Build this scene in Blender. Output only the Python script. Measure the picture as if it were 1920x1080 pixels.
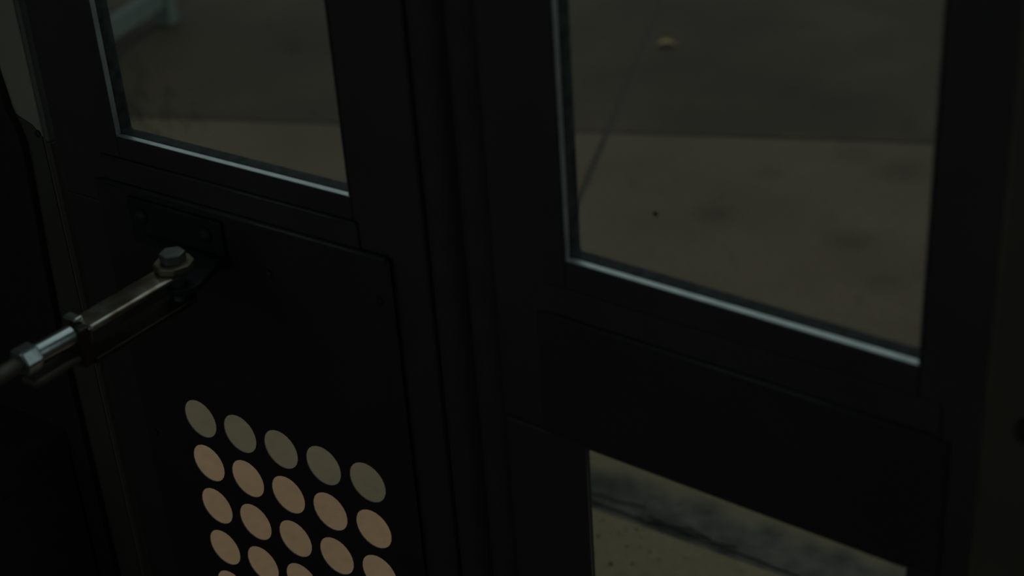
import bpy, bmesh, math, random
from mathutils import Vector, Matrix
for o in list(bpy.data.objects):
    bpy.data.objects.remove(o)
random.seed(7)
SC = bpy.context.scene
COL = SC.collection
R = math.radians

# ---------------------------------------------------------------- camera, world, exposure
cam_d = bpy.data.cameras.new('camera')
cam = bpy.data.objects.new('camera', cam_d)
COL.objects.link(cam)
cam.location = (1.4557, -1.2128, 2.1384)
cam.rotation_euler = (R(61.023), R(3.635), R(34.631))
cam_d.sensor_width = 36.0
cam_d.lens = 55.13
cam_d.clip_start = 0.02
cam_d.dof.use_dof = True
cam_d.dof.focus_distance = 2.15
cam_d.dof.aperture_fstop = 3.0
SC.camera = cam

SKY = (0.30, 0.345, 0.345)
SKY_STRENGTH = 1.0
world = bpy.data.worlds.new('dusk_sky')
SC.world = world
world.use_nodes = True
wb = world.node_tree.nodes['Background']
wb.inputs['Color'].default_value = (*SKY, 1)
wb.inputs['Strength'].default_value = SKY_STRENGTH

SC.view_settings.view_transform = 'Standard'
SC.view_settings.look = 'None'
SC.view_settings.gamma = 1.0
SC.view_settings.use_curve_mapping = False
SC.view_settings.exposure = 0.0
SC.cycles.max_bounces = 10
SC.cycles.transparent_max_bounces = 16
SC.cycles.sample_clamp_indirect = 2.0


# ---------------------------------------------------------------- materials
def mat(name, col, rough=0.6, metal=0.0, col2=None, scale=20.0, bump=0.0, spec=0.5, detail=6.0, stretch=(1, 1, 1), lo=0.35, hi=0.65):
    m = bpy.data.materials.new(name)
    m.use_nodes = True
    nt = m.node_tree
    b = nt.nodes['Principled BSDF']
    b.inputs['Base Color'].default_value = (*col, 1)
    b.inputs['Roughness'].default_value = rough
    b.inputs['Metallic'].default_value = metal
    b.inputs['Specular IOR Level'].default_value = spec
    if col2 or bump:
        tc = nt.nodes.new('ShaderNodeTexCoord')
        mp = nt.nodes.new('ShaderNodeMapping')
        mp.inputs['Scale'].default_value = stretch
        nz = nt.nodes.new('ShaderNodeTexNoise')
        nz.inputs['Scale'].default_value = scale
        nz.inputs['Detail'].default_value = detail
        nt.links.new(tc.outputs['Object'], mp.inputs['Vector'])
        nt.links.new(mp.outputs['Vector'], nz.inputs['Vector'])
        if col2:
            rp = nt.nodes.new('ShaderNodeValToRGB')
            rp.color_ramp.elements[0].position = lo
            rp.color_ramp.elements[1].position = hi
            rp.color_ramp.elements[0].color = (*col, 1)
            rp.color_ramp.elements[1].color = (*col2, 1)
            nt.links.new(nz.outputs['Fac'], rp.inputs['Fac'])
            nt.links.new(rp.outputs['Color'], b.inputs['Base Color'])
        if bump:
            bp = nt.nodes.new('ShaderNodeBump')
            bp.inputs['Strength'].default_value = bump
            bp.inputs['Distance'].default_value = 0.003
            nt.links.new(nz.outputs['Fac'], bp.inputs['Height'])
            nt.links.new(bp.outputs['Normal'], b.inputs['Normal'])
    return m


def glass_mat(name, tint, grime):
    """window pane: tinted see-through with a Fresnel reflection and patches of grime towards its lower corner"""
    m = bpy.data.materials.new(name)
    m.use_nodes = True
    nt = m.node_tree
    nt.nodes.clear()
    out = nt.nodes.new('ShaderNodeOutputMaterial')
    tr = nt.nodes.new('ShaderNodeBsdfTransparent')
    tr.inputs['Color'].default_value = (*tint, 1)
    gl = nt.nodes.new('ShaderNodeBsdfGlossy')
    gl.inputs['Roughness'].default_value = 0.03
    fr = nt.nodes.new('ShaderNodeFresnel')
    fr.inputs['IOR'].default_value = 1.35
    mx = nt.nodes.new('ShaderNodeMixShader')
    geo = nt.nodes.new('ShaderNodeNewGeometry')
    ff = nt.nodes.new('ShaderNodeMath')          # the back face of the pane adds no second mirror
    ff.operation = 'SUBTRACT'
    ff.use_clamp = True
    nt.links.new(fr.outputs[0], ff.inputs[0])
    nt.links.new(geo.outputs['Backfacing'], ff.inputs[1])
    nt.links.new(ff.outputs[0], mx.inputs[0])
    nt.links.new(tr.outputs[0], mx.inputs[1])
    nt.links.new(gl.outputs[0], mx.inputs[2])
    df = nt.nodes.new('ShaderNodeBsdfDiffuse')
    df.inputs['Color'].default_value = (0.10, 0.11, 0.10, 1)
    tc = nt.nodes.new('ShaderNodeTexCoord')
    nz = nt.nodes.new('ShaderNodeTexNoise')
    nz.inputs['Scale'].default_value = 34
    nz.inputs['Detail'].default_value = 7
    nz.inputs['Distortion'].default_value = 0.3
    nt.links.new(tc.outputs['Object'], nz.inputs['Vector'])
    vd = nt.nodes.new('ShaderNodeVectorMath')
    vd.operation = 'DISTANCE'
    vd.inputs[1].default_value = grime
    nt.links.new(tc.outputs['Object'], vd.inputs[0])
    mr = nt.nodes.new('ShaderNodeMapRange')
    mr.inputs['From Min'].default_value = 0.02
    mr.inputs['From Max'].default_value = 0.16
    mr.inputs['To Min'].default_value = 0.30
    mr.inputs['To Max'].default_value = 0.0
    nt.links.new(vd.outputs['Value'], mr.inputs['Value'])
    ad = nt.nodes.new('ShaderNodeMath')
    ad.operation = 'ADD'
    nt.links.new(nz.outputs['Fac'], ad.inputs[0])
    nt.links.new(mr.outputs[0], ad.inputs[1])
    m2 = nt.nodes.new('ShaderNodeMapRange')
    m2.inputs['From Min'].default_value = 0.64
    m2.inputs['From Max'].default_value = 0.90
    m2.inputs['To Min'].default_value = 0.0
    m2.inputs['To Max'].default_value = 0.22
    nt.links.new(ad.outputs[0], m2.inputs['Value'])
    mg = nt.nodes.new('ShaderNodeMixShader')
    nt.links.new(m2.outputs[0], mg.inputs[0])
    nt.links.new(mx.outputs[0], mg.inputs[1])
    nt.links.new(df.outputs[0], mg.inputs[2])
    nt.links.new(mg.outputs[0], out.inputs['Surface'])
    return m


def paving_mat(name, base, dark, stains=(), scale=2.2, rough=0.85, fade=None):
    """concrete / asphalt with broad tone drift, fine grain and a few round stains at known spots"""
    m = bpy.data.materials.new(name)
    m.use_nodes = True
    nt = m.node_tree
    b = nt.nodes['Principled BSDF']
    b.inputs['Roughness'].default_value = rough
    b.inputs['Specular IOR Level'].default_value = 0.2
    tc = nt.nodes.new('ShaderNodeTexCoord')
    n1 = nt.nodes.new('ShaderNodeTexNoise')
    n1.inputs['Scale'].default_value = scale
    n1.inputs['Detail'].default_value = 4
    n2 = nt.nodes.new('ShaderNodeTexNoise')
    n2.inputs['Scale'].default_value = 45
    n2.inputs['Detail'].default_value = 8
    nt.links.new(tc.outputs['Object'], n1.inputs['Vector'])
    nt.links.new(tc.outputs['Object'], n2.inputs['Vector'])
    rp = nt.nodes.new('ShaderNodeValToRGB')
    rp.color_ramp.elements[0].position = 0.34
    rp.color_ramp.elements[1].position = 0.62
    rp.color_ramp.elements[0].color = (*dark, 1)
    rp.color_ramp.elements[1].color = (*base, 1)
    nt.links.new(n1.outputs['Fac'], rp.inputs['Fac'])
    mx = nt.nodes.new('ShaderNodeMix')
    mx.data_type = 'RGBA'
    mx.blend_type = 'MULTIPLY'
    mx.inputs['Factor'].default_value = 0.35
    rp2 = nt.nodes.new('ShaderNodeValToRGB')
    rp2.color_ramp.elements[0].position = 0.3
    rp2.color_ramp.elements[1].position = 0.6
    rp2.color_ramp.elements[0].color = (0.55, 0.55, 0.55, 1)
    nt.links.new(n2.outputs['Fac'], rp2.inputs['Fac'])
    nt.links.new(rp.outputs['Color'], mx.inputs['A'])
    nt.links.new(rp2.outputs['Color'], mx.inputs['B'])
    cur = mx.outputs['Result']
    for (x, y, r, s) in stains:
        vd = nt.nodes.new('ShaderNodeVectorMath')
        vd.operation = 'DISTANCE'
        vd.inputs[1].default_value = (x, y, 0)
        wob = nt.nodes.new('ShaderNodeMix')
        wob.data_type = 'VECTOR'
        wob.inputs['Factor'].default_value = 0.03
        nt.links.new(tc.outputs['Object'], wob.inputs[4])
        nt.links.new(n2.outputs['Color'], wob.inputs[5])
        nt.links.new(tc.outputs['Object'], vd.inputs[0])
        mr = nt.nodes.new('ShaderNodeMapRange')
        mr.inputs['From Min'].default_value = r * 0.3
        mr.inputs['From Max'].default_value = r
        mr.inputs['To Min'].default_value = s
        mr.inputs['To Max'].default_value = 1.0
        nt.links.new(vd.outputs['Value'], mr.inputs['Value'])
        mm = nt.nodes.new('ShaderNodeMix')
        mm.data_type = 'RGBA'
        mm.blend_type = 'MULTIPLY'
        mm.inputs['Factor'].default_value = 1.0
        nt.links.new(cur, mm.inputs['A'])
        nt.links.new(mr.outputs[0], mm.inputs['B'])
        cur = mm.outputs['Result']
    if fade:                                     # worn edge: dirt thins out across the strip
        sx = nt.nodes.new('ShaderNodeSeparateXYZ')
        nt.links.new(tc.outputs['Object'], sx.inputs[0])
        fa = nt.nodes.new('ShaderNodeMath')
        fa.operation = 'MULTIPLY_ADD'
        fa.inputs[1].default_value = 0.09
        nt.links.new(n1.outputs['Fac'], fa.inputs[0])
        nt.links.new(sx.outputs['Y'], fa.inputs[2])
        fm = nt.nodes.new('ShaderNodeMapRange')
        fm.inputs['From Min'].default_value = fade[0]
        fm.inputs['From Max'].default_value = fade[1]
        nt.links.new(fa.outputs[0], fm.inputs['Value'])
        fx = nt.nodes.new('ShaderNodeMix')
        fx.data_type = 'RGBA'
        nt.links.new(fm.outputs[0], fx.inputs['Factor'])
        nt.links.new(cur, fx.inputs['A'])
        fx.inputs['B'].default_value = (*fade[2], 1)
        cur = fx.outputs['Result']
    nt.links.new(cur, b.inputs['Base Color'])
    bp = nt.nodes.new('ShaderNodeBump')
    bp.inputs['Strength'].default_value = 0.25
    bp.inputs['Distance'].default_value = 0.004
    nt.links.new(n2.outputs['Fac'], bp.inputs['Height'])
    nt.links.new(bp.outputs['Normal'], b.inputs['Normal'])
    return m


M = {}
M['black'] = mat('black_door_paint', (0.082, 0.070, 0.066), 0.5, col2=(0.098, 0.084, 0.080), scale=9, bump=0.12, spec=0.35)
M['gloss'] = mat('glossy_black_moulding', (0.10, 0.10, 0.098), 0.22, col2=(0.12, 0.12, 0.118), scale=20, bump=0.05, spec=0.6)
M['panel_black'] = mat('black_sheet_metal', (0.060, 0.051, 0.048), 0.55, col2=(0.072, 0.061, 0.058), scale=7, bump=0.1, spec=0.3)
M['seal'] = mat('black_rubber', (0.084, 0.071, 0.067), 0.75, col2=(0.098, 0.084, 0.080), scale=30, bump=0.1, spec=0.3)
M['gasket'] = mat('dark_teal_gasket', (0.016, 0.022, 0.022), 0.7, col2=(0.045, 0.052, 0.052), scale=60, bump=0.3, spec=0.16)
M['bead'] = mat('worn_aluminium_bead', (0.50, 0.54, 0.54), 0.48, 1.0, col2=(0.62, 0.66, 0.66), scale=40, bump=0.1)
M['bead_shaded'] = mat('shaded_aluminium_bead', (0.22, 0.235, 0.23), 0.55, 0.8, col2=(0.30, 0.315, 0.31), scale=40, bump=0.1)  # dimmer reflection of side and head beads put into the colour
M['dark_metal'] = mat('dark_bracket_steel', (0.035, 0.045, 0.047), 0.5, 0.3, col2=(0.055, 0.066, 0.068), scale=30, bump=0.2)
M['rusty'] = mat('rust_stained_steel', (0.34, 0.24, 0.15), 0.25, 0.8, col2=(0.80, 0.75, 0.65), scale=28, bump=0.2)
M['washer'] = mat('dull_brass_washer', (0.26, 0.22, 0.15), 0.5, 0.7, col2=(0.36, 0.31, 0.22), scale=50, bump=0.2)
M['zinc'] = mat('zinc_plated_steel', (0.72, 0.82, 0.83), 0.22, 0.92, col2=(0.84, 0.91, 0.92), scale=45, bump=0.1)
M['bolt_grey'] = mat('grey_bolt_steel', (0.20, 0.22, 0.21), 0.5, 0.6, col2=(0.28, 0.30, 0.29), scale=50, bump=0.15)
M['fork_low'] = mat('dark_brown_steel', (0.09, 0.07, 0.056), 0.42, 0.6, col2=(0.14, 0.108, 0.084), scale=30, bump=0.25)  # darker brown steel for the lower plate and the block
M['rod'] = mat('dull_rod_steel', (0.20, 0.18, 0.15), 0.5, 0.7, col2=(0.30, 0.27, 0.22), scale=35, bump=0.2)
M['jamb'] = mat('pale_olive_jamb_paint', (0.56, 0.51, 0.39), 0.6, col2=(0.62, 0.565, 0.435), scale=8, bump=0.05)
M['jamb_flange'] = mat('grey_flange_paint', (0.22, 0.22, 0.20), 0.6, col2=(0.26, 0.26, 0.235), scale=8, bump=0.05)
M['jamb_shade'] = mat('shaded_jamb_paint', (0.125, 0.112, 0.090), 0.7, col2=(0.15, 0.135, 0.108), scale=9, bump=0.1)  # shade on the lower jamb, put into a darker colour
M['jamb_brown'] = mat('brown_jamb_paint', (0.14, 0.12, 0.085), 0.6, col2=(0.17, 0.145, 0.10), scale=8, bump=0.05)
M['dash'] = mat('black_dash_vinyl', (0.053, 0.045, 0.043), 0.8, col2=(0.064, 0.055, 0.052), scale=60, bump=0.2, spec=0.2)
M['shell'] = mat('dark_interior_lining', (0.30, 0.30, 0.28), 0.8, col2=(0.34, 0.34, 0.32), scale=6)
M['floor'] = mat('ribbed_rubber_floor', (0.045, 0.044, 0.043), 0.8, col2=(0.06, 0.058, 0.056), scale=30, bump=0.2)
M['bench'] = mat('pale_teal_paint', (0.135, 0.165, 0.145), 0.6, col2=(0.165, 0.195, 0.172), scale=12, bump=0.1)
M['leaf'] = mat('ochre_leaf', (0.30, 0.19, 0.06), 0.7, col2=(0.36, 0.24, 0.08), scale=40)
M['grit'] = mat('dark_grit', (0.03, 0.028, 0.02), 0.9, col2=(0.05, 0.045, 0.035), scale=50)
M['tar'] = mat('black_tar', (0.018, 0.02, 0.02), 0.7, col2=(0.035, 0.036, 0.036), scale=40, bump=0.2)
M['joint'] = mat('dark_joint_fill', (0.040, 0.031, 0.023), 0.9, col2=(0.050, 0.040, 0.030), scale=20)
M['tan'] = paving_mat('tan_road_concrete', (0.45, 0.275, 0.155), (0.396, 0.242, 0.136), scale=1.6)
M['kerb'] = paving_mat('olive_kerb_stone', (0.214, 0.163, 0.10), (0.187, 0.142, 0.087), scale=3)
M['gutter'] = paving_mat('grey_gutter_strip', (0.110, 0.098, 0.078), (0.058, 0.055, 0.048), [(-.15, .055, .13, .55), (.03, .02, .07, .6), (.10, .010, .06, .5), (.2, .012, .05, .65)], scale=11, fade=(0.150, 0.215, (0.165, 0.128, 0.080)))
ST = [(-.574, 2.57, .10, .72), (-.38, 3.146, .11, .78), (-.199, 3.101, .12, .74), (-.151, 2.593, .10, .75), (-.552, 2.90, .07, .8), (.042, 2.407, .08, .82)]
M['slab_light'] = paving_mat('light_sidewalk_concrete', (0.142, 0.103, 0.070), (0.112, 0.080, 0.055), ST, scale=1.7)
M['slab_dark'] = paving_mat('brown_sidewalk_concrete', (0.086, 0.062, 0.043), (0.051, 0.036, 0.027), ST, scale=1.3)
M['glass_a'] = glass_mat('tinted_glass_with_grime', (0.875, 0.915, 0.90), (-0.17, 0.03, 1.02))
M['glass_b'] = glass_mat('tinted_glass', (0.875, 0.915, 0.90), (9.0, 0.03, 9.0))


# ---------------------------------------------------------------- mesh helpers
def bm_box(bm, x0, x1, y0, y1, z0, z1):
    vs = [bm.verts.new((x, y, z)) for x in (x0, x1) for y in (y0, y1) for z in (z0, z1)]
    for f in ((0, 1, 3, 2), (4, 6, 7, 5), (0, 4, 5, 1), (2, 3, 7, 6), (0, 2, 6, 4), (1, 5, 7, 3)):
        bm.faces.new([vs[i] for i in f])
    return vs


def obj(name, bm, m, parent=None, bevel=0.0, seg=2, smooth=False):
    bmesh.ops.recalc_face_normals(bm, faces=bm.faces)
    me = bpy.data.meshes.new(name)
    bm.to_mesh(me)
    bm.free()
    me.materials.append(m)
    o = bpy.data.objects.new(name, me)
    COL.objects.link(o)
    if parent:
        o.parent = parent
    if bevel:
        b = o.modifiers.new('bevel', 'BEVEL')
        b.width = bevel
        b.segments = seg
        b.limit_method = 'ANGLE'
        b.angle_limit = R(40)
    if smooth:
        for p in me.polygons:
            p.use_smooth = True
    return o


def off(p):
    return Vector(p.location) if p is not None else Vector((0, 0, 0))


class Frame:
    """builds children of a root from coordinates measured in the root's own unrotated place"""
    def __init__(self, root, origin):
        self.root = root
        self.o = Vector(origin)

    def box(self, name, x0, x1, y0, y1, z0, z1, m, bevel=0.003, parent=None, boxes=(), seg=2):
        bm = bmesh.new()
        for b in [(x0, x1, y0, y1, z0, z1)] + list(boxes):
            bm_box(bm, *b)
        bmesh.ops.translate(bm, verts=bm.verts, vec=-self.o)
        return obj(name, bm, m, parent or self.root, bevel, seg)

    def mesh(self, name, bm, m, parent=None, bevel=0.0, smooth=False, seg=2):
        bmesh.ops.translate(bm, verts=bm.verts, vec=-self.o)
        return obj(name, bm, m, parent or self.root, bevel, seg, smooth)


def empty(name, loc, rz=0.0):
    e = bpy.data.objects.new(name, None)
    e.empty_display_size = 0.05
    e.location = loc
    e.rotation_euler = (0, 0, rz)
    COL.objects.link(e)
    return e


def tag(o, label, cat, group=None, kind=None):
    o['label'] = label
    o['category'] = cat
    if group:
        o['group'] = group
    if kind:
        o['kind'] = kind
    return o


def ring(x0, x1, z0, z1, w, y0, y1, r=0.0, n=5):
    """rectangular frame: outer rectangle grown by w round the opening, with rounded inner corners"""
    bm = bmesh.new()

    def loop(a0, a1, b0, b1, rad):
        pts = []
        for (cx, cz, s) in ((a1 - rad, b1 - rad, 0), (a0 + rad, b1 - rad, 90), (a0 + rad, b0 + rad, 180), (a1 - rad, b0 + rad, 270)):
            for k in range(n):
                t = R(s + 90 * k / (n - 1))
                pts.append((cx + rad * math.cos(t), cz + rad * math.sin(t)))
        return pts
    inn = loop(x0, x1, z0, z1, max(r, 1e-4))
    out = loop(x0 - w, x1 + w, z0 - w, z1 + w, max(r + w * 0.5, 1e-4))
    N = len(inn)
    L = []
    for pts, y in ((inn, y0), (inn, y1), (out, y1), (out, y0)):
        L.append([bm.verts.new((p[0], y, p[1])) for p in pts])
    for a in range(4):
        A, B = L[a], L[(a + 1) % 4]
        for i in range(N):
            j = (i + 1) % N
            bm.faces.new((A[i], A[j], B[j], B[i]))
    return bm


def cyl(bm, p0, p1, r0, r1=None, n=24, caps=True):
    p0, p1 = Vector(p0), Vector(p1)
    r1 = r0 if r1 is None else r1
    d = (p1 - p0).normalized()
    a = d.orthogonal().normalized()
    b = d.cross(a)
    A = [bm.verts.new(p0 + r0 * (math.cos(2 * math.pi * i / n) * a + math.sin(2 * math.pi * i / n) * b)) for i in range(n)]
    B = [bm.verts.new(p1 + r1 * (math.cos(2 * math.pi * i / n) * a + math.sin(2 * math.pi * i / n) * b)) for i in range(n)]
    for i in range(n):
        j = (i + 1) % n
        bm.faces.new((A[i], A[j], B[j], B[i]))
    if caps:
        bm.faces.new(A[::-1])
        bm.faces.new(B)


def extrude_poly(bm, pts, z0, z1):
    A = [bm.verts.new((x, y, z0)) for x, y in pts]
    B = [bm.verts.new((x, y, z1)) for x, y in pts]
    n = len(pts)
    for i in range(n):
        j = (i + 1) % n
        bm.faces.new((A[i], A[j], B[j], B[i]))
    bm.faces.new(A[::-1])
    bm.faces.new(B)


def dome(bm, c, r, h, axis_y=-1, n=14, m=4):
    """button head facing -y"""
    rows = []
    for k in range(m):
        t = (math.pi / 2) * k / m
        rows.append([bm.verts.new((c[0] + r * math.cos(t) * math.cos(2 * math.pi * i / n), c[1] + axis_y * h * math.sin(t),
                                   c[2] + r * math.cos(t) * math.sin(2 * math.pi * i / n))) for i in range(n)])
    top = bm.verts.new((c[0], c[1] + axis_y * h, c[2]))
    for k in range(m - 1):
        for i in range(n):
            j = (i + 1) % n
            bm.faces.new((rows[k][i], rows[k][j], rows[k + 1][j], rows[k + 1][i]))
    for i in range(n):
        bm.faces.new((rows[-1][i], rows[-1][(i + 1) % n], top))
    bm.faces.new(rows[0])


# ---------------------------------------------------------------- ground outside
def structure(o):
    o['kind'] = 'structure'
    return o


road = bmesh.new()
bm_box(road, -6.0, 4.0, -3.5, 0.895, -0.20, 0.0)
structure(obj('road', road, M['tan']))

kerb = structure(empty('kerb', (0, 0.9, 0)))
kx = -5.2
k = 0
while kx < 3.9:
    L = 1.62
    bm = bmesh.new()
    bm_box(bm, kx + 0.004, kx + L - 0.004, 0.0, 0.244, -0.18, 0.0)
    obj('kerb_stone', bm, M['kerb'], kerb, 0.005)
    kx += L
gut = structure(empty('gutter', (0, 1.15, 0)))
bm = bmesh.new()
bm_box(bm, -6.0, 4.0, 0.0, 0.264, -0.18, -0.008)
obj('gutter_strip', bm, M['gutter'], gut, 0.0)


def seam(x0, x1, y, amp, r, seed):
    rnd = random.Random(seed)
    pts = []
    n = 90
    yy = 0
    for i in range(n):
        t = i / (n - 1)
        yy = yy * 0.8 + rnd.uniform(-1, 1) * amp * 0.5
        pts.append((x0 + (x1 - x0) * t, y + yy + amp * math.sin(t * 9 + seed), r * rnd.uniform(0.35, 1.3)))
    bm = bmesh.new()
    prev = None
    for (x, yv, w) in pts:
        row = [bm.verts.new((x, yv - w, -0.0085)), bm.verts.new((x, yv, -0.004)), bm.verts.new((x, yv + w, -0.0085))]
        if prev:
            for a in (0, 1):
                bm.faces.new((prev[a], prev[a + 1], row[a + 1], row[a]))
        prev = row
    return bm


obj('tar_seam', seam(-0.5, 0.75, 0.014, 0.005, 0.0028, 3), M['tar'], gut)
obj('tar_seam', seam(-0.45, 0.22, 0.026, 0.006, 0.0024, 5), M['tar'], gut)
obj('tar_seam', seam(0.0, 0.16, 0.036, 0.004, 0.0022, 8), M['tar'], gut)
obj('tar_seam', seam(-0.7, -0.02, 0.052, 0.006, 0.0020, 11), M['tar'], gut)

# sidewalk slabs: grid turned 21.6 degrees, joints crossing at (-1.19, 2.95)
walk = structure(empty('sidewalk', (0, 1.285, 0)))
bm = bmesh.new()
bm_box(bm, -9.0, 6.0, 0.131, 11.0, -0.20, -0.007)
obj('sidewalk_bed', bm, M['joint'], walk)
th = R(21.65)
U = Vector((math.cos(th), math.sin(th), 0))
V = Vector((-math.sin(th), math.cos(th), 0))
X0 = Vector((-1.19, 2.95, 0))
SZ = 2.1
for iu in range(-5, 5):
    for iv in range(-3, 5):
        a, b = iu * SZ + 0.009, (iu + 1) * SZ - 0.009
        c, d = iv * SZ + 0.009, (iv + 1) * SZ - 0.009
        P = [X0 + U * a + V * c, X0 + U * b + V * c, X0 + U * b + V * d, X0 + U * a + V * d]
        if max(p.y for p in P) < 1.46 or min(p.y for p in P) > 11.5 or min(p.x for p in P) > 5 or max(p.x for p in P) < -8.5:
            continue
        dz = random.uniform(-0.003, 0.0)
        bm = bmesh.new()
        extrude_poly(bm, [(p.x, p.y) for p in P], -0.12, dz)
        if min(p.y for p in P) < 1.42:
            g = bmesh.ops.bisect_plane(bm, geom=bm.verts[:] + bm.edges[:] + bm.faces[:], plane_co=(0, 1.4165, 0), plane_no=(0, -1, 0), clear_outer=True)
            ed = [e for e in g['geom_cut'] if isinstance(e, bmesh.types.BMEdge)]
            bmesh.ops.edgeloop_fill(bm, edges=ed)
        o = obj('slab', bm, M['slab_light'] if iv < 0 else M['slab_dark'], None, 0.006)
        o.parent = walk
        # keep mesh in world coordinates so the stain positions hold, parent's offset undone
        o.location = -Vector(walk.location)

# grit on the kerb
gp = [(-.053, 1.064, .0032), (.021, .996, .0045), (.02, 1.063, .0025), (.011, 1.123, .0028), (-.019, 1.094, .0022), (.072, 1.072, .0024), (-.074, 1.117, .002), (.102, 1.059, .002), (-.03, 1.01, .002), (.15, 1.09, .0018), (.004, 1.128, .0022), (.02, 1.134, .002), (-.012, 1.112, .0024), (.03, 1.105, .002), (.047, 1.075, .0022), (-.06, 1.035, .002), (.06, 1.02, .0024), (-.035, 1.085, .0018)]
for (x, y, r) in gp:
    bm = bmesh.new()
    bmesh.ops.create_icosphere(bm, subdivisions=1, radius=r)
    for v in bm.verts:
        v.co *= random.uniform(0.8, 1.25)
        v.co.z = max(v.co.z * 0.6 + r * 0.5, 0)
        v.co.x *= random.uniform(1.0, 1.5)
    o = obj('grit_speck', bm, M['grit'])
    o.location = (x, y, 0.0)
    o.rotation_euler.z = random.uniform(0, 6)
    tag(o, 'tiny dark grit speck lying on the olive kerb behind the lower window', 'grit', 'grit specks on the kerb')

# fallen leaf
bm = bmesh.new()
n = 12
mid = []
for i in range(n):
    t = i / (n - 1)
    w = 0.024 * math.sin(math.pi * t ** 0.8) + 0.0006
    cx = -0.04 + 0.08 * t
    z = 0.002 + 0.010 * math.sin(t * math.pi)
    mid.append([bm.verts.new((cx, -w, z + 0.35 * w)), bm.verts.new((cx, 0, z)), bm.verts.new((cx, w, z + 0.2 * w))])
for i in range(n - 1):
    for a in (0, 1):
        bm.faces.new((mid[i][a], mid[i + 1][a], mid[i + 1][a + 1], mid[i][a + 1]))
lf = obj('fallen_leaf', bm, M['leaf'], smooth=True)
so = lf.modifiers.new('thick', 'SOLIDIFY')
so.thickness = 0.001
lf.location = (-1.42, 3.761, 0.0)
lf.rotation_euler.z = 0.5
tag(lf, 'small ochre fallen leaf on the brown paving, seen through the right door window', 'leaf')
bm = bmesh.new()
cyl(bm, (0.038, 0, 0.003), (0.062, 0.006, 0.002), 0.0012, 0.0008, 6)
obj('leaf_stalk', bm, M['leaf'], lf)

# pale bench beyond the left window
bd = Vector((0.10, -0.35, 0)).normalized()
bn = empty('street_bench', (-3.465, 3.105, 0.0), math.atan2(bd.y, bd.x))
tag(bn, 'pale teal painted street bench with low stretcher, outside beyond the left door window', 'bench')
fb = Frame(bn, (0, 0, 0))
for x in (0.0, 0.95):
    for y in (-0.0, -0.34):
        fb.box('leg', x - 0.035, x + 0.035, y - 0.035, y + 0.035, 0.0, 0.44, M['bench'], 0.004)
fb.box('stretcher', 0.037, 0.913, -0.025, 0.025, 0.085, 0.165, M['bench'], 0.004)
fb.box('stretcher', 0.037, 0.913, -0.365, -0.315, 0.085, 0.165, M['bench'], 0.004)
for i in range(3):
    fb.box('seat_plank', -0.12, 1.07, -0.40 + i * 0.155, -0.255 + i * 0.155, 0.442, 0.475, M['bench'], 0.005)

# ---------------------------------------------------------------- vehicle shell
WT = 0.05
Y1, Y0 = 0.06, -2.45
XF, XB = -1.55, 3.4
ZF, ZC = 0.84, 2.72


def sbox(name, m, boxes, bevel=0.0, kind='structure'):
    bm = bmesh.new()
    for b in boxes:
        bm_box(bm, *b)
    o = obj(name, bm, m, None, bevel)
    o['kind'] = kind
    return o


sbox('floor', M['floor'], [(XF, XB, Y0, -0.80, ZF - 0.05, ZF), (XF, -0.30, -0.80, 0.0, ZF - 0.05, ZF), (1.30, XB, -0.80, 0.0, ZF - 0.05, ZF),
                           (-0.30, 1.30, -0.80, -0.75, 0.58, ZF), (-0.30, 1.30, -0.80, -0.42, 0.55, 0.60), (-0.30, 1.30, -0.45, -0.42, 0.34, 0.60),
                           (-0.30, 1.30, -0.45, 0.0, 0.30, 0.345),
                           (-0.33, -0.30, -0.80, -0.016, 0.30, ZF - 0.05), (1.30, 1.33, -0.80, 0.0, 0.30, ZF - 0.05)], 0.003)
sbox('ceiling', M['shell'], [(XF, XB, Y0, Y1, ZC, ZC + WT)])
sbox('wall_right', M['shell'], [(XF, -0.275, 0.005, Y1, 0.30, ZC), (1.22, XB, 0.005, Y1, 0.30, ZC), (-0.275, 1.22, 0.005, Y1, 2.44, ZC)])
# unseen far side wall, its row of three windows sized to brighten the interior
DWS = [(-1.25, -0.25), (-0.10, 0.90), (1.05, 2.05)]
DZ0, DZ1 = 1.45, 2.40
wb_ = [(XF, XB, Y0 - WT, Y0, 0.3, DZ0), (XF, XB, Y0 - WT, Y0, DZ1, ZC), (XF, DWS[0][0], Y0 - WT, Y0, DZ0, DZ1), (DWS[2][1], XB, Y0 - WT, Y0, DZ0, DZ1)]
for k in (0, 1):
    wb_.append((DWS[k][1], DWS[k + 1][0], Y0 - WT, Y0, DZ0, DZ1))
sbox('wall_left', M['shell'], wb_)
for k, (a, b) in enumerate(DWS):
    w1 = structure(empty('window_%d' % (k + 1), (0.5 * (a + b), Y0, DZ0)))
    fw = Frame(w1, w1.location)
    fw.mesh('window_frame', ring(a + 0.03, b - 0.03, DZ0 + 0.03, DZ1 - 0.03, 0.03, Y0 - 0.045, Y0 - 0.005, 0.03), M['seal'])
    fw.box('window_pane', a + 0.025, b - 0.025, Y0 - 0.028, Y0 - 0.024, DZ0 + 0.025, DZ1 - 0.025, M['glass_b'], 0)
sbox('wall_back', M['shell'], [(XB, XB + WT, Y0, Y1, 0.3, ZC)])
sbox('wall_front', M['shell'], [(XF - WT, XF, Y0, Y1, 0.3, ZC)])

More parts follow.
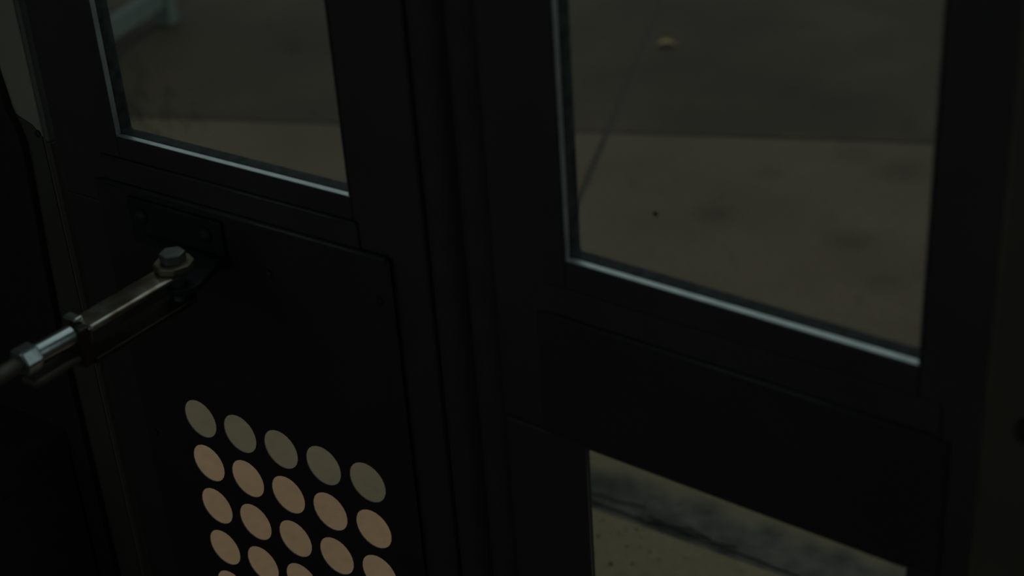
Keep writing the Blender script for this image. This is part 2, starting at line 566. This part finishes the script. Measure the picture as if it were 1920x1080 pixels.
# jambs
j = structure(empty('trim_1', (-0.24, 0, 0.35)))
fj = Frame(j, j.location)
fj.box('jamb_post', -0.30, -0.2135, 0.0, 0.055, 0.345, 2.44, M['jamb'], 0.002)
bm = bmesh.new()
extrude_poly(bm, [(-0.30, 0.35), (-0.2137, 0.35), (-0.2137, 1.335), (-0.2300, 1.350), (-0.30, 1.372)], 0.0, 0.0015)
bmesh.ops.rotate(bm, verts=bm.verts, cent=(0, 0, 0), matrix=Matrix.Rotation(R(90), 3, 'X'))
fj.mesh('lower_jamb_shade', bm, M['jamb_shade'])  # added plate that paints the shade on the lower post
fj.box('jamb_flange', -0.2085, -0.1985, -0.002, 0.05, 1.330, 2.44, M['jamb_flange'], 0.003)
fj.box('flange_shade', -0.2085, -0.1985, -0.002, 0.05, 0.345, 1.3295, M['jamb_shade'], 0.003)  # lower flange in the darker tone, shade painted in
bm = bmesh.new()
dome(bm, (-0.2215, 0.0, 1.338), 0.006, 0.004)
fj.mesh('screw_head', bm, M['dark_metal'], smooth=True)
j2 = structure(empty('trim_2', (1.2, 0, 0.35)))
fj2 = Frame(j2, j2.location)
fj2.box('jamb_post', 1.104, 1.30, -0.075, 0.055, 0.345, 2.44, M['jamb_brown'], 0.012, seg=3)
bm = bmesh.new()
dome(bm, (1.146, -0.076, 1.358), 0.011, 0.014)
fj2.mesh('rubber_buffer', bm, M['dash'], smooth=True)

# dark dash panel left of the jamb
bm = bmesh.new()
prof = [(-0.80, 0.35), (-0.264, 0.35), (-0.264, 1.05), (-0.258, 1.15), (-0.250, 1.25), (-0.246, 1.32), (-0.252, 1.345), (-0.263, 1.37), (-0.272, 1.43), (-0.285, 1.50), (-0.33, 1.53), (-0.80, 1.54)]
A = [bm.verts.new((x, -0.014, z)) for x, z in prof]
B = [bm.verts.new((x, -0.001, z)) for x, z in prof]
for i in range(len(prof)):
    q = (i + 1) % len(prof)
    bm.faces.new((A[i], A[q], B[q], B[i]))
bm.faces.new(A)
bm.faces.new(B[::-1])
dp = obj('trim_3', bm, M['dash'], None, 0.002)
dp['kind'] = 'structure'

# ---------------------------------------------------------------- door leaves
ZB, ZT = 0.36, 2.42
ZW1 = 2.24


def glazing(F, x0, x1, z0, z1, y_off, glass, bead=True):
    r = 0.004
    F.mesh('sealing_gasket', ring(x0 + 0.0004, x1 - 0.0004, z0 + 0.0004, z1 - 0.0004, 0.0022, 0.0090, 0.0275, r), M['gasket'], bevel=0.0015)
    if bead:
        a0, a1, t = 0.0004, 0.0088, 0.0018
        F.box('sill_bead', x0 - t, x1 + t, a0, a1, z0 - t, z0, M['bead'], 0.0006)
        F.box('side_bead', x0 - t, x0, a0, a1, z0 + 0.0002, z1, M['bead_shaded'], 0.0006)  # weaker reflection on this side painted as darker metal
        F.box('side_bead', x1, x1 + t, a0, a1, z0 + 0.0002, z1, M['bead_shaded'], 0.0006)
        F.box('head_bead', x0 - t, x1 + t, a0, a1, z1 + 0.0002, z1 + t, M['bead_shaded'], 0.0006)
    F.box('window_pane', x0 - 0.0001, x1 + 0.0001, 0.0212, 0.0245, z0 - 0.0001, z1 + 0.0001, glass, 0)


# left leaf
d1 = structure(empty('door_1', (0.1225, 0.0, ZB)))
F = Frame(d1, d1.location)
LX0, LX1, WX0, WX1, WZ = -0.190, 0.435, -0.0618, 0.3274, 1.3658
e = 0.0020
F.box('stile', LX0, WX0 - e, 0, 0.0285, 1.26, ZT, M['black'], 0.003, boxes=[(LX0, -0.098, 0, 0.030, ZB, 1.2599)])
F.box('stile', WX1 + e, LX1, 0, 0.0285, ZB, ZT, M['black'], 0.004)
F.box('top_rail', WX0 - e, WX1 + e, 0, 0.0285, ZW1 + e, ZT, M['black'], 0.002)
F.box('middle_rail', WX0 - e, WX1 + e, 0.0, 0.0285, 1.26, WZ - e, M['black'], 0.002)
F.box('bottom_rail', WX0 - e, WX1 + e, 0.0, 0.0285, ZB, 0.43, M['black'], 0.002)
glazing(F, WX0, WX1, WZ, ZW1, 0, M['glass_a'])
F.box('cover_strip', -0.10, 0.338, -0.004, -0.0002, 1.299, 1.333, M['black'], 0.0015)

def moulding(F, x0, x1, y, z, rad):
    bm = bmesh.new()
    cyl(bm, (x0, y, z), (x1, y, z), rad, n=16)
    return F.mesh('moulding', bm, M['gloss'], smooth=True)


moulding(F, -0.098, 0.380, -0.0075, 1.2985, 0.0036)
moulding(F, -0.095, 0.337, -0.0035, 1.3335, 0.0026)

# lower panel with the round-hole vent: a 5 x 7 grid of 60 mm holes
PX0, PX1, PZ0, PZ1 = -0.115, 0.385, 0.40, 1.298
S, HR = 0.075, 0.0300
GX = [-0.0327 + S * i for i in range(6)]
GZ = [0.9545 + 0.0375 - S * i for i in range(8)]
bm = bmesh.new()
NH = 24


def quad(pts):
    bm.faces.new([bm.verts.new((x, -0.0065, z)) for x, z in pts])


for i in range(5):
    for q in range(7):
        cx, cz = 0.5 * (GX[i] + GX[i + 1]), 0.5 * (GZ[q] + GZ[q + 1])
        inn, out = [], []
        for a in range(NH):
            t = 2 * math.pi * a / NH
            ct, st = math.cos(t), math.sin(t)
            mxx = max(abs(ct), abs(st))
            inn.append(bm.verts.new((cx + HR * ct, -0.0065, cz + HR * st)))
            out.append(bm.verts.new((cx + 0.5 * S * ct / mxx, -0.0065, cz + 0.5 * S * st / mxx)))
        for a in range(NH):
            b2 = (a + 1) % NH
            bm.faces.new((inn[a], inn[b2], out[b2], out[a]))
quad([(PX0, GZ[0]), (PX1, GZ[0]), (PX1, PZ1), (PX0, PZ1)])
quad([(PX0, PZ0), (PX1, PZ0), (PX1, GZ[7]), (PX0, GZ[7])])
quad([(PX0, GZ[7]), (GX[0], GZ[7]), (GX[0], GZ[0]), (PX0, GZ[0])])
quad([(GX[5], GZ[7]), (PX1, GZ[7]), (PX1, GZ[0]), (GX[5], GZ[0])])
bmesh.ops.remove_doubles(bm, verts=bm.verts, dist=1e-4)
kp = F.mesh('perforated_panel', bm, M['panel_black'])
so = kp.modifiers.new('thick', 'SOLIDIFY')
so.thickness = 0.0014
so.offset = 0
b_ = kp.modifiers.new('bevel', 'BEVEL')
b_.width = 0.0004
b_.limit_method = 'ANGLE'
b_.angle_limit = R(50)


def bolt_head(F, x, z, y, r=0.009, m=None, parent=None):
    bm = bmesh.new()
    dome(bm, (x, y, z), r, r * 0.75)
    return F.mesh('bolt_head', bm, m or M['dark_metal'], smooth=True, parent=parent)


bolt_head(F, 0.186, 1.231, -0.008, 0.006)
bolt_head(F, -0.095, 0.9, -0.008, 0.005)
bolt_head(F, 0.365, 1.24, -0.008, 0.005)

# bracket bolted to the leaf, its ear carries the operating rod
br = F.box('hinge_bracket', -0.050, 0.118, -0.0145, -0.0085, 1.222, 1.288, M['dark_metal'], 0.002)
ear = bmesh.new()
pts = [(-0.030, -0.014), (0.118, -0.014), (0.141, -0.080)]
for k in range(9):
    t = R(-10 - 160 * k / 8)
    pts.append((0.119 + 0.022 * math.cos(t), -0.090 + 0.022 * math.sin(t)))
pts += [(0.092, -0.072)]
extrude_poly(ear, pts, 1.232, 1.242)
F.mesh('bracket_ear', ear, M['dark_metal'], parent=br, bevel=0.002)
bolt_head(F, -0.025, 1.266, -0.0145, 0.012, M['dark_metal'], br)
bolt_head(F, 0.090, 1.266, -0.0145, 0.012, M['dark_metal'], br)

# rubber edge seals of both leaves
bm = bmesh.new()
cyl(bm, (0.457, 0.022, ZB), (0.457, 0.022, ZT), 0.0256, n=28)
F.mesh('rubber_seal', bm, M['seal'], smooth=False, bevel=0)

# right leaf, folded in by 2.7 degrees
PV = (0.5, 0.0, ZB)
d2 = structure(empty('door_2', PV, math.atan(-0.0479)))
G = Frame(d2, PV)
RX0, RX1, VX0, VX1, VZ = 0.530, 1.112, 0.6314, 1.0278, 1.3602
G.box('stile', RX0, VX0 - e, 0, 0.0285, 1.13, ZT, M['black'], 0.004, boxes=[(RX0, 0.600, 0, 0.0285, ZB, 1.1295)])
G.box('stile', VX1 + e, RX1, 0, 0.0285, ZB, ZT, M['black'], 0.003)
G.box('top_rail', VX0 - e, VX1 + e, 0, 0.0285, ZW1 + e, ZT, M['black'], 0.002)
LW0, LW1, LZ0, LZ1 = 0.646, 1.030, 0.46, 1.1225
G.box('middle_rail', VX0 - e, VX1 + e, 0, 0.0285, LZ1 + 0.001, VZ - e, M['black'], 0.002)
G.box('bottom_rail', VX0 - e, VX1 + e, 0, 0.0285, ZB, LZ0 - 0.001, M['black'], 0.002)
G.box('filler_strip', 0.598, LW0 - 0.001, 0.0005, 0.004, LZ0 - 0.012, LZ1 + 0.014, M['black'], 0)
G.box('cover_strip', 0.59, 1.065, -0.004, -0.0002, LZ1 + 0.008, 1.288, M['panel_black'], 0.0015)
G.box('cover_strip', 0.60, 1.055, -0.003, -0.0002, 1.292, 1.326, M['black'], 0.0015)
moulding(G, 0.60, 1.055, -0.003, 1.289, 0.0022)
glazing(G, VX0, VX1, VZ, ZW1, 0, M['glass_b'])
G.mesh('sealing_gasket', ring(LW0, LW1, LZ0, LZ1, 0.014, 0.0045, 0.007, 0.004), M['seal'], bevel=0.0015)
G.box('window_pane', LW0 - 0.010, LW1 + 0.010, 0.0075, 0.0105, LZ0 - 0.010, LZ1 + 0.010, M['glass_b'], 0)
bm = bmesh.new()
cyl(bm, (0.507, 0.022, ZB), (0.507, 0.022, ZT), 0.0256, n=28)
G.mesh('rubber_seal', bm, M['seal'])
bm = bmesh.new()
dome(bm, (0.7315, 0.0213, 1.4310), 0.003, 0.0015, n=8, m=3)
G.mesh('dirt_fleck', bm, M['grit'])

# ---------------------------------------------------------------- door operating rod
rodt = empty('operating_rod', (0.118, -0.092, 1.262))
tag(rodt, 'rust stained metal door operating rod with forked end bolted to the left door leaf', 'rod')
H = Frame(rodt, rodt.location)
# forked end: top and bottom plate joined by a block
bm = bmesh.new()
pts = [(0.0965, -0.248), (0.1345, -0.248), (0.1345, -0.112)]
for k in range(7):
    t = R(0 + 180 * k / 6)
    pts.append((0.1155 + 0.019 * math.cos(t), -0.092 + 0.019 * math.sin(t)))
pts += [(0.0965, -0.112)]
extrude_poly(bm, pts, 1.2550, 1.264)
H.mesh('fork_plate', bm, M['rusty'], bevel=0.0044, seg=6)
bm = bmesh.new()
extrude_poly(bm, pts, 1.214, 1.222)
H.mesh('fork_plate', bm, M['fork_low'], bevel=0.0022, seg=3)
H.box('fork_block', 0.100, 0.131, -0.262, -0.246, 1.2145, 1.264, M['fork_low'], 0.003)
H.box('lock_tab', 0.094, 0.116, -0.252, -0.240, 1.2642, 1.2705, M['zinc'], 0.002)
bm = bmesh.new()
cyl(bm, (0.1155, -0.262, 1.2555), (0.1155, -0.318, 1.2575), 0.0125, 0.0115, 24)
H.mesh('threaded_shank', bm, M['zinc'], bevel=0.001)
H.box('fork_tail', 0.1025, 0.1285, -0.330, -0.262, 1.224, 1.233, M['rod'], 0.003)
bm = bmesh.new()
vr = [[bm.verts.new((0.1155 + 0.0180 * math.cos(R(60 * k)), y, 1.2575 + 0.0180 * math.sin(R(60 * k)))) for k in range(6)] for y in (-0.314, -0.337)]
for k in range(6):
    bm.faces.new((vr[0][k], vr[0][(k + 1) % 6], vr[1][(k + 1) % 6], vr[1][k]))
bm.faces.new(vr[0])
bm.faces.new(vr[1][::-1])
H.mesh('lock_nut', bm, M['zinc'], bevel=0.002)
bm = bmesh.new()
cyl(bm, (0.1155, -0.334, 1.2575), (0.114, -0.95, 1.2450), 0.0098, n=20)
H.mesh('rod', bm, M['rod'], smooth=False)
bm = bmesh.new()
cyl(bm, (0.119, -0.097, 1.2645), (0.119, -0.097, 1.2745), 0.0255, n=8)
H.mesh('washer', bm, M['washer'], bevel=0.002)
bm = bmesh.new()
cyl(bm, (0.119, -0.097, 1.2745), (0.119, -0.097, 1.287), 0.0165, n=6)
cyl(bm, (0.119, -0.097, 1.205), (0.119, -0.097, 1.273), 0.008, n=16)
H.mesh('pivot_bolt', bm, M['bolt_grey'], bevel=0.0015)
